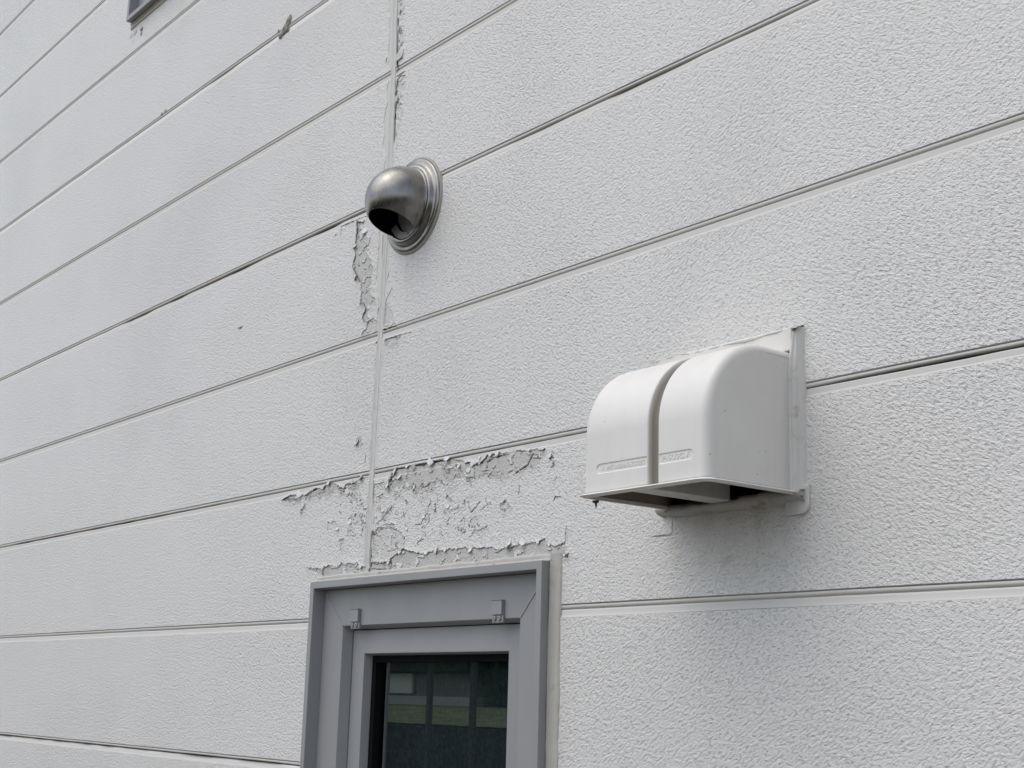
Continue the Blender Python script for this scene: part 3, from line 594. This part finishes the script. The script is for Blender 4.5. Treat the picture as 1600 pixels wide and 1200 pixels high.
# ------------------------------------------------------------------ hood vent
HOOD = empty('hood_vent', (.770, 0, 1.779), 'off-white plastic exhaust hood with a vertical slot and open underside', 'vent hood')
def hood_shell():
    X0, X1, R, zb_, zt_, yf = .670, .866, .0095, 1.782, 1.9380, -.1445
    RA = .0905
    prof = []; nrm = []
    zs = np.unique(np.concatenate([np.arange(zb_, 1.798, .002), np.arange(1.798, 1.8195, .00045), np.arange(1.8195, zt_-RA, .003), [zt_-RA]]))
    for z in zs: prof.append((yf, z)); nrm.append((-1, 0))
    for i in range(1, 41):
        a = math.pi/2*i/40; prof.append((yf+RA-RA*math.cos(a), zt_-RA+RA*math.sin(a))); nrm.append((-math.cos(a), math.sin(a)))
    narc = len(prof)
    for y in np.linspace(yf+RA, 0, 12)[1:]: prof.append((y, zt_)); nrm.append((0, 1))
    prof = np.array(prof); nrm = np.array(nrm)
    # columns
    th = np.linspace(math.pi/2, 0, 10)
    cols = [(X0+R-R*math.sin(t), R*(1-math.cos(t))) for t in th]
    SL0, SL1, SDp, rr = .7775, .7930, .013, .0016
    xs = np.arange(X0+R+.0006, X1-R-.0003, .0006)
    xs = xs[(xs < SL0-.0022) | (xs > SL1+.0022)]
    extra = [SL0-.002, SL0-.0012, SL0-.0005, SL0, SL0+.00015, SL0+.0003, (SL0+SL1)/2, SL1-.0003, SL1-.00015, SL1, SL1+.0005, SL1+.0012, SL1+.002]
    xs = np.sort(np.concatenate([xs, extra]))
    cols += [(x, 0) for x in xs]
    cols += [(X1-R+R*math.sin(t), R*(1-math.cos(t))) for t in th[::-1]]
    cx = np.array([c[0] for c in cols]); ci = np.array([c[1] for c in cols])
    # slot depth as function of x
    sd = np.interp(cx, [SL0-.002, SL0-.0012, SL0-.0005, SL0, SL0+.0003, SL1-.0003, SL1, SL1+.0005, SL1+.0012, SL1+.002], [0, .0002, .0008, .0018, SDp, SDp, .0018, .0008, .0002, 0])
    Xg = np.broadcast_to(cx[None, :], (len(prof), len(cx))).copy()
    Zp = prof[:, 1][:, None]
    dep = ci[None, :]+np.broadcast_to(sd[None, :], Xg.shape)
    # badge recess (pill) : shallow, both sides of the slot
    zc = 1.8083; hh = .0052
    def pill(xl, xr, xq, zz, lr, rrnd):
        ax = np.clip(xq, xl+hh if lr else -9, xr-hh if rrnd else 9)
        return np.hypot(xq-ax, zz-zc)-hh
    xq = np.broadcast_to(cx[None, :], Xg.shape); zz = np.broadcast_to(Zp, Xg.shape)
    tilt = (xq-.77)*.0
    p1 = np.where(xq < SL0-.0016, pill(.6940, 9, xq, zz+tilt, True, False), 1)
    p2 = np.where(xq > SL1+.0016, pill(-9, .8455, xq, zz+tilt, False, True), 1)
    pr_ = np.minimum(p1, p2); flat = (np.arange(len(prof)) < len(zs))[:, None]
    dep = dep + np.clip(.5-pr_/.0006, 0, 1)*.0009*flat
    Yg = prof[:, 0][:, None]-nrm[:, 0][:, None]*dep; Zg = prof[:, 1][:, None]-nrm[:, 1][:, None]*dep
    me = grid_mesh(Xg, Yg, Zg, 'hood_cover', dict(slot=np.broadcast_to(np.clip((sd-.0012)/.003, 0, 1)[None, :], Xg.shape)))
    bm = bmesh.new(); bm.from_mesh(me)
    # side cheeks
    for sgn, cidx in ((0, 0), (1, len(cx)-1)):
        xx = cx[cidx]; prev = None
        for i in range(narc):
            front = (Xg[i, cidx], Yg[i, cidx], Zg[i, cidx])
            if Zg[i, cidx] > zt_-R-.0003: pass
            a = bm.verts.new(front); rows = [a]
            for f in (.25, .5, .75, 1): rows.append(bm.verts.new((xx, front[1]*(1-f), front[2])))
            if prev:
                for j in range(4):
                    q = (prev[j], prev[j+1], rows[j+1], rows[j])
                    bm.faces.new(q if sgn else q[::-1])
            prev = rows
    bmesh.ops.remove_doubles(bm, verts=bm.verts, dist=.00008)
    bmesh.ops.recalc_face_normals(bm, faces=bm.faces)
    for f in bm.faces: f.smooth = True
    bm.to_mesh(me); bm.free()
    o = link('hood_cover', me, M['plastic'], HOOD)
    md = o.modifiers.new('thick', 'SOLIDIFY'); md.thickness = .002; md.offset = -1
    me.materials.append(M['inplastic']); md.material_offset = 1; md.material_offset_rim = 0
    return o
cover = hood_shell()
def plan_loop(off, rl=.006, rr=.012):
    """open plan path of the hood bottom: wall -> left front -> right front -> wall"""
    X0, X1, yf = .670-off, .866+off, -.1445-off
    pts = [(X0, -.001), (X0, -.05), (X0, -.10)]
    r1 = max(.0012, rl+off); r2 = max(.0012, rr+off)
    for i in range(9):
        a = math.pi/2*i/8; pts.append((X0+r1-r1*math.cos(a), yf+r1-r1*math.sin(a)))
    pts += [(X0+(X1-X0)*t, yf) for t in (.3, .5, .7)]
    for i in range(9):
        a = math.pi/2*i/8; pts.append((X1-r2+r2*math.sin(a), yf+r2-r2*math.cos(a)))
    pts += [(X1, -.10), (X1, -.05), (X1, -.001)]
    return pts
def lip():
    m = MB(); prof = [(-.0030, 1.7820), (.0008, 1.7820), (.0050, 1.7803), (.0056, 1.7798), (.0050, 1.7794), (.0005, 1.7780), (-.0030, 1.7780)]
    rows = []
    for off, z in prof: rows.append([(x, y, z) for x, y in plan_loop(off)])
    rows.append(rows[0]); m.loops(rows, closed=False)
    n = len(rows[0]); k = len(prof)
    m.F.append(tuple(i*n for i in range(k))); m.F.append(tuple(i*n+n-1 for i in range(k))[::-1])
    return m.build('bottom_lip', M['plastic'], HOOD, smooth=False)
lip()
m = MB(); m.box(.7450, .7760, -.1415, -.0150, 1.7788, 1.8350); m.build('cross_rib', mat_simple('rib_plastic', (.50, .48, .45), .5, .4, var=.12, vs=30), HOOD, .0012)
# mounting plate with the open back: frame of four bars
m = MB()
m.box(.650, .8665, -.012, -.0002, 1.9390, 1.9655); m.build('mounting_plate', M['plastic'], HOOD, .0015)
m = MB(); m.box(.672, .864, -.0040, -.0004, 1.786, 1.935); m.build('duct_opening', M['dark'], HOOD)
# caulk
pr = [(-.5, -.001), (-.42, .0035), (-.2, .0080), (0, .0100), (.25, .0125), (.45, .0150), (.5, .0120)]
def vb(name, pts, wd, pr, mat, seed, wob=.0012): return ribbon(name, pts, wd, pr, mat, HOOD, wob=wob, seed=seed)
# right-hand bead: body side out to wall
def side_bead():
    zs = np.arange(1.7770, 1.9668, .003)
    pr_ = np.array([(.8652, -.0175), (.8668, -.0178), (.8676, -.0150), (.8680, -.0128), (.8694, -.0122), (.8706, -.0095), (.8712, -.0072), (.8722, -.0060), (.8738, -.0030), (.8752, -.0008), (.8762, .0012)])
    Zz = np.broadcast_to(zs[:, None], (len(zs), len(pr_))); k = np.interp(zs, [1.915, 1.945, 1.960, 1.9668], [1, .70, .60, .20])[:, None]
    w_ = fbm(Zz/.03, pr_[None, :, 0]/.004, 5)*.0009
    Xx = pr_[None, :, 0]+w_*np.linspace(0, 1.4, len(pr_))[None, :]; Yy = pr_[None, :, 1]*np.where(pr_[None, :, 1] < -.010, k, 1)+w_*.6
    link('caulk_bead', grid_mesh(Xx, Yy, Zz, 'caulk_bead'), M['hcaulk'], HOOD)
side_bead()
vb('caulk_bead', [(.640, 1.9655), (.8745, 1.9655)], .0065, [(-.5, .0122), (-.2, .0118), (.0, .0075), (.15, .0045), (.3, .0040), (.42, .0015), (.5, -.001)], mat_caulk('stained_hood_caulk', (.44, .41, .36), (.20, .145, .10), .95), 12, .0018)
vb('caulk_bead', [(.666, 1.775), (.666, 1.955)], .010, [(-.5, .016), (-.2, .012), (.1, .007), (.35, .003), (.5, -.001)], M['hcaulk'], 13)
vb('caulk_bead', [(.652, 1.7765), (.876, 1.7770)], .015, [(-.5, -.001), (-.42, .0025), (-.2, .010), (.1, .0140), (.4, .0125), (.5, .003)], mat_caulk('under_hood_caulk', (.47, .45, .42), (.16, .13, .10), .8), 14, .003)
def ear(x0, x1, z0, z1, th, r, mat):
    m = MB(); L = []
    pts = [(x0, z1), (x0, z0+r*.3)] + [(x0+r*.3-r*.3*math.cos(a), z0+r*.3-r*.3*math.sin(a)) for a in np.linspace(0, math.pi/2, 4)] + \
          [(x1-r+r*math.sin(a), z0+r-r*math.cos(a)) for a in np.linspace(0, math.pi/2, 8)] + [(x1, z1)]
    for y in (0.0005, -th): L.append([(x, y, z) for x, z in pts])
    m.loops(L, cap=True); return m.build('mounting_ear', mat, HOOD, .0008)
ear(.8475, .8800, 1.7572, 1.7885, .0042, .011, M['hcaulk'])
el = ear(.6330, .6675, 1.7505, 1.7790, .0007, .004, M['siding'])
at = el.data.attributes.new('tex', 'FLOAT', 'POINT'); at.data.foreach_set('value', np.ones(len(el.data.vertices), np.float32)*.8)
# lettering
def letters(txt, x, z, size, y, mat, width=None):
    cu = bpy.data.curves.new('lettering', 'FONT'); cu.body = txt; cu.size = size; cu.extrude = .00035; cu.bevel_depth = .00008
    o = bpy.data.objects.new('tmp', cu); COL.objects.link(o)
    dg = bpy.context.evaluated_depsgraph_get(); me = bpy.data.meshes.new_from_object(o.evaluated_get(dg))
    bpy.data.objects.remove(o)
    co = np.array([v.co[:] for v in me.vertices]); w0 = co[:,0].max()-co[:,0].min()
    s = (width/w0) if width else 1
    for v in me.vertices: v.co = Vector((x+(v.co.x-co[:,0].min())*s, y-v.co.z, z+v.co.y))
    me.name = 'lettering'
    return link('lettering', me, mat, cover)
ly = -.1445+.0009
letters('MITSUBISHI ELECTRIC', .7100, 1.8061, .0066, ly, M['plastic'], .062)
letters('P-500CV', .7990, 1.8058, .0082, ly, M['plastic'], .0405)
m = MB()                                              # three-lozenge emblem
s = .0026; ex, ez = .7045, 1.8080
for a in (90, 210, 330):
    a = math.radians(a); d = Vector((math.cos(a), 0, math.sin(a))); e1 = Vector((math.cos(a+math.pi/6*1), 0, math.sin(a+math.pi/6))); e2 = Vector((math.cos(a-math.pi/6), 0, math.sin(a-math.pi/6)))
    o0 = Vector((ex, ly, ez)); q = [o0, o0+e2*s*.62, o0+d*s*1.07, o0+e1*s*.62]
    m.loops([[tuple(p) for p in q], [(p.x, p.y-.0004, p.z) for p in q]], cap=True)
m.build('emblem', M['plastic'], cover)
# little dried drip under the lip
m = MB(); L = []
for i, (r, z) in enumerate([(.0001, 1.7780), (.0034, 1.7776), (.0030, 1.7758), (.0012, 1.7745), (.0008, 1.7715), (.0002, 1.7688)]):
    L.append([(.667+r*1.5*math.cos(k*math.pi/4)+.001*i*.3, -.122+r*math.sin(k*math.pi/4), z) for k in range(8)])
m.loops(L, cap=True); m.build('dirt_drip', mat_simple('dried_dirt', (.07, .055, .04), .8), HOOD)

# ------------------------------------------------------------------ round steel vent cap
VC = (.0765, 2.320)
CAP = empty('round_vent_cap', (VC[0], 0, VC[1]), 'round brushed steel vent cap with a dark mouth, over the vertical joint', 'vent cap')
def lathe(name, prof, mat, parent, seg=96, smooth=True, bev=0):
    """prof: (radius, y)"""
    m = MB(); m.loops([[(VC[0]+r*math.cos(2*math.pi*i/seg), y, VC[1]+r*math.sin(2*math.pi*i/seg)) for i in range(seg)] for r, y in prof])
    return m.build(name, mat, parent, smooth=smooth)
fl = lathe('flange', [(.0755, .0005), (.0762, -.0035), (.0750, -.0052), (.0725, -.0056), (.0700, -.0060), (.0672, -.0066), (.0652, -.0088), (.0640, -.0125), (.0622, -.0142), (.0600, -.0146), (.0580, -.0143), (.0569, -.0138), (.0568, -.004)], M['steel'], CAP)
lathe('duct_pipe', [(.0447, .0400), (.001, .041)], M['dark'], CAP)
lathe('caulk_ring', [(.081, .0012), (.0798, -.0012), (.0775, -.0030), (.0758, -.0030), (.074, -.001)], mat_caulk('dark_vent_caulk', (.30, .28, .24), (.12, .10, .07), .8), CAP)
def dome():
    R_ = .0568; yc = -.0245; seg = 128
    rows = []
    prof = [(R_+.0022, -.0143), (R_+.0016, -.0152), (R_+.0005, -.0158), (R_, -.018), (R_, -.0225)] + [(R_*math.cos(a), yc-R_*math.sin(a)*1.02) for a in np.linspace(0, math.pi/2-.004, 60)]
    V = []; m = MB()
    m.loops([[(VC[0]+.0+r*math.cos(2*math.pi*i/seg), y, VC[1]+r*math.sin(2*math.pi*i/seg)) for i in range(seg)] for r, y in prof])
    m.F.append(tuple(len(m.V)-seg+i for i in range(seg)))
    me = mesh_from(m.V, m.F, 'hood_dome'); bm = bmesh.new(); bm.from_mesh(me)
    # mouth: plane facing down and a little forward
    n = Vector((0, -.37, -.93)).normalized(); p = Vector((VC[0], yc-.046, VC[1]-.0268))
    bmesh.ops.bisect_plane(bm, geom=bm.verts[:]+bm.edges[:]+bm.faces[:], plane_co=p, plane_no=n, clear_outer=True)
    bmesh.ops.recalc_face_normals(bm, faces=bm.faces)
    c = Vector((VC[0], yc, VC[1]))
    f0 = max(bm.faces, key=lambda f: f.calc_area())
    if sum((f.calc_center_median()-c).dot(f.normal) for f in bm.faces) < 0: bmesh.ops.reverse_faces(bm, faces=bm.faces)
    for f in bm.faces: f.smooth = True
    bm.to_mesh(me); bm.free()
    o = link('hood_dome', me, M['steel'], CAP)
    md = o.modifiers.new('thick', 'SOLIDIFY'); md.thickness = .0009; md.offset = -1; md.material_offset = 1
    me.materials.append(M['dark'])  # black inner face: shade inside the dome put into the colour
dome()
lathe('base_plate', [(.0575, -.0030), (.0575, -.0050), (.0475, -.0050), (.0465, -.0065), (.0455, -.0065), (.0450, -.0040), (.0448, .0600)], M['dark'], CAP)  # coloured black for the shade behind the mouth
m = MB(); A_ = [math.radians(a) for a in range(212, 331, 4)]
m.loops([[(VC[0]+r*math.cos(a), y, VC[1]+r*math.sin(a)) for a in A_] for r, y in ((.0562, -.0060), (.0562, -.0105), (.0445, -.0075), (.0445, -.0060))], closed=False)
m.build('lit_crescent', M['steel_in'], CAP, smooth=False)  # pale crescent added for the lit bottom of the base plate
m = MB(); m.box(VC[0]-.0008, VC[0]+.0008, -.009, -.0052, VC[1]-.052, VC[1]-.046); m.build('latch_pin', M['dark'], CAP)

# ------------------------------------------------------------------ dirt lump on the groove
bm = bmesh.new()
p0 = Vector((-.4025, 0, 2.852))
def lump(c, s, sub=3, seed=0):
    t = bmesh.new(); bmesh.ops.create_icosphere(t, subdivisions=sub, radius=1)
    for v in t.verts:
        k = 1+.45*fbm(np.array([v.co.x*2.1+seed]), np.array([v.co.z*2.1+v.co.y*1.7]), seed)[0]
        v.co = Vector((c[0]+v.co.x*s[0]*k, c[1]+v.co.y*s[1]*k, c[2]+v.co.z*s[2]*k))
    me = bpy.data.meshes.new('t'); t.to_mesh(me); t.free(); bm.from_mesh(me); bpy.data.meshes.remove(me)
LUMPZ = zk(4)/1000
lump((-.402, .001, LUMPZ-.002), (.011, .0032, .012), 4, 1); lump((-.396, .001, LUMPZ+.010), (.008, .002, .006), 3, 21); lump((-.409, .001, LUMPZ-.010), (.007, .0025, .006), 3, 22); lump((-.392, .002, LUMPZ-.008), (.007, .002, .008), 3, 23); lump((-.388, .001, LUMPZ+.009), (.010, .003, .010), 3, 2)
lump((-.419, .001, LUMPZ-.012), (.009, .004, .007), 3, 3); lump((-.430, .001, LUMPZ+.002), (.005, .002, .004), 3, 4)
me = bpy.data.meshes.new('mud_nest'); bm.to_mesh(me); bm.free()
o = link('mud_nest', me, mat_simple('dried_mud', (.25, .23, .20), .95, .1, var=.6, vs=110, bump=.002, bs=260), None, True)
tag(o, 'small crusty brown lump of dried mud on a groove, top centre left', 'dirt lump')
bm = bmesh.new(); lump((-.9475, .001, LUMPZ+.004), (.010, .0018, .005), 3, 8); lump((-.966, .001, LUMPZ+.003), (.008, .0015, .004), 3, 9)
me = bpy.data.meshes.new('dirt_crust'); bm.to_mesh(me); bm.free()
tag(link('dirt_crust', me, mat_simple('pale_crust', (.36, .35, .33), .95, .1, var=.3, vs=160, bump=.001, bs=300), None, True), 'flat pale crust of dirt on the same groove, further left than the brown lump', 'dirt patch')
# torn caulk under the upper window corner
bm = bmesh.new(); lump((-1.128, .0, 3.083), (.007, .003, .006), 3, 11); lump((-1.128, .0, 3.072), (.005, .002, .006), 3, 12)
me = bpy.data.meshes.new('loose_caulk'); bm.to_mesh(me); bm.free()
link('loose_caulk', me, mat_simple('loose_caulk', (.34, .34, .30), .8, .2, var=.35, vs=120, bump=.001, bs=260), WIN2, True)

# ------------------------------------------------------------------ what stands behind the camera (seen in the glass and steel)
m = MB(); m.box(-60, 60, -80, 20, -.5, 0); tag(m.build('ground', mat_simple('gravel_yard', (.17, .16, .145), .9, .2, var=.35, vs=3, bump=.01, bs=20)), kind='structure')
m = MB(); m.box(-60, 60, -5.25, -5.0, -.3, 1.36); tag(m.build('retaining_wall', mat_simple('dark_wet_block', (.035, .04, .042), .85, .2, var=.4, vs=6)), 'low dark block retaining wall in front of the grass, behind the camera', 'retaining wall')
m = MB(); m.loops([[(-60, -5.02, 1.372), (60, -5.02, 1.372)], [(-60, -7.5, 1.46), (60, -7.5, 1.46)], [(-60, -16, 1.53), (60, -16, 1.53)], [(-60, -16, -.1), (60, -16, -.1)]], closed=False)
tag(m.build('grass_bank', mat_simple('rough_grass', (.075, .095, .04), .9, .1, var=.9, vs=3.5, bump=.03, bs=14)), kind='structure')
NB = empty('neighbour_building', (-17, -10, 0), 'grey ribbed building with a white door panel, reflected in the window glass', 'building')
m = MB(); m.box(-24, -13.45, -10.4, -10, 1.3, 1.60); m.build('base_wall', mat_simple('pale_concrete', (.60, .59, .55), .85, .2), NB)
m = MB(); x = -24
while x < -13.5:
    m.box(x, x+.04, -10.33, -9.995, 1.602, 1.92); m.box(x+.04, x+.08, -10.33, -10.0, 1.602, 1.92); x += .08
m.build('ribbed_wall', mat_simple('grey_cladding', (.27, .26, .25), .6, .3), NB)
m = MB(); m.box(-15.27, -14.72, -9.98, -9.94, 1.632, 1.898); m.build('door_panel', mat_simple('white_panel', (.85, .85, .80), .5, .3), NB)
m = MB(); m.box(-24.3, -13.2, -12.5, -9.75, 1.922, 2.30); m.build('roof', mat_simple('dark_roof', (.04, .036, .03), .7, .3, var=.5, vs=9), NB)
hb = bmesh.new()
for i in range(4000):
    x_ = rng.uniform(-13.3, -7); z_ = 1.4+rng.random()**.7*(1.1+.25*math.sin(x_*2.1)); y_ = rng.uniform(-10.5, -10.0); s_ = rng.uniform(.03, .08)
    e_ = Euler((rng.uniform(0, 6), rng.uniform(0, 6), rng.uniform(0, 6))).to_matrix()
    vs_ = [hb.verts.new(Vector((x_, y_, z_)) + e_ @ Vector(v)*s_) for v in ((-1, -.6, 0), (.2, -.8, .2), (1, 0, 0), (.2, .8, -.2), (-1, .6, 0))]
    hb.faces.new(vs_)
_c = bmesh.ops.create_cube(hb, size=1, matrix=Matrix.Translation((-9.9, -10.3, 1.85)) @ Matrix.Diagonal((6.8, .3, 1.6, 1)))
me = bpy.data.meshes.new('hedge'); hb.to_mesh(me); hb.free()
tag(link('hedge', me, mat_simple('hedge_leaves', (.045, .06, .03), .7, .3, var=.4, vs=8)), 'dark leafy hedge beside the grey ribbed building', 'hedge')
for px, pw, plab in ((-6.19, .035, 'thin dark post nearest the middle of the window reflection'), (-5.70, .04, 'thin dark post at the right of the window reflection'), (-6.78, .07, 'thicker dark post at the left edge of the window reflection')):
    m = MB(); m.box(px, px+pw, -4.33, -4.30, 0, 2.4); m.box(px-.03, px+pw+.03, -4.36, -4.27, 0, .02); m.box(px-.004, px+pw+.004, -4.334, -4.296, 2.4, 2.41); o = m.build('fence_post', mat_simple('dark_post', (.03, .035, .035), .5, .4))
    tag(o, plab, 'post', 'dark posts by the grass bank')
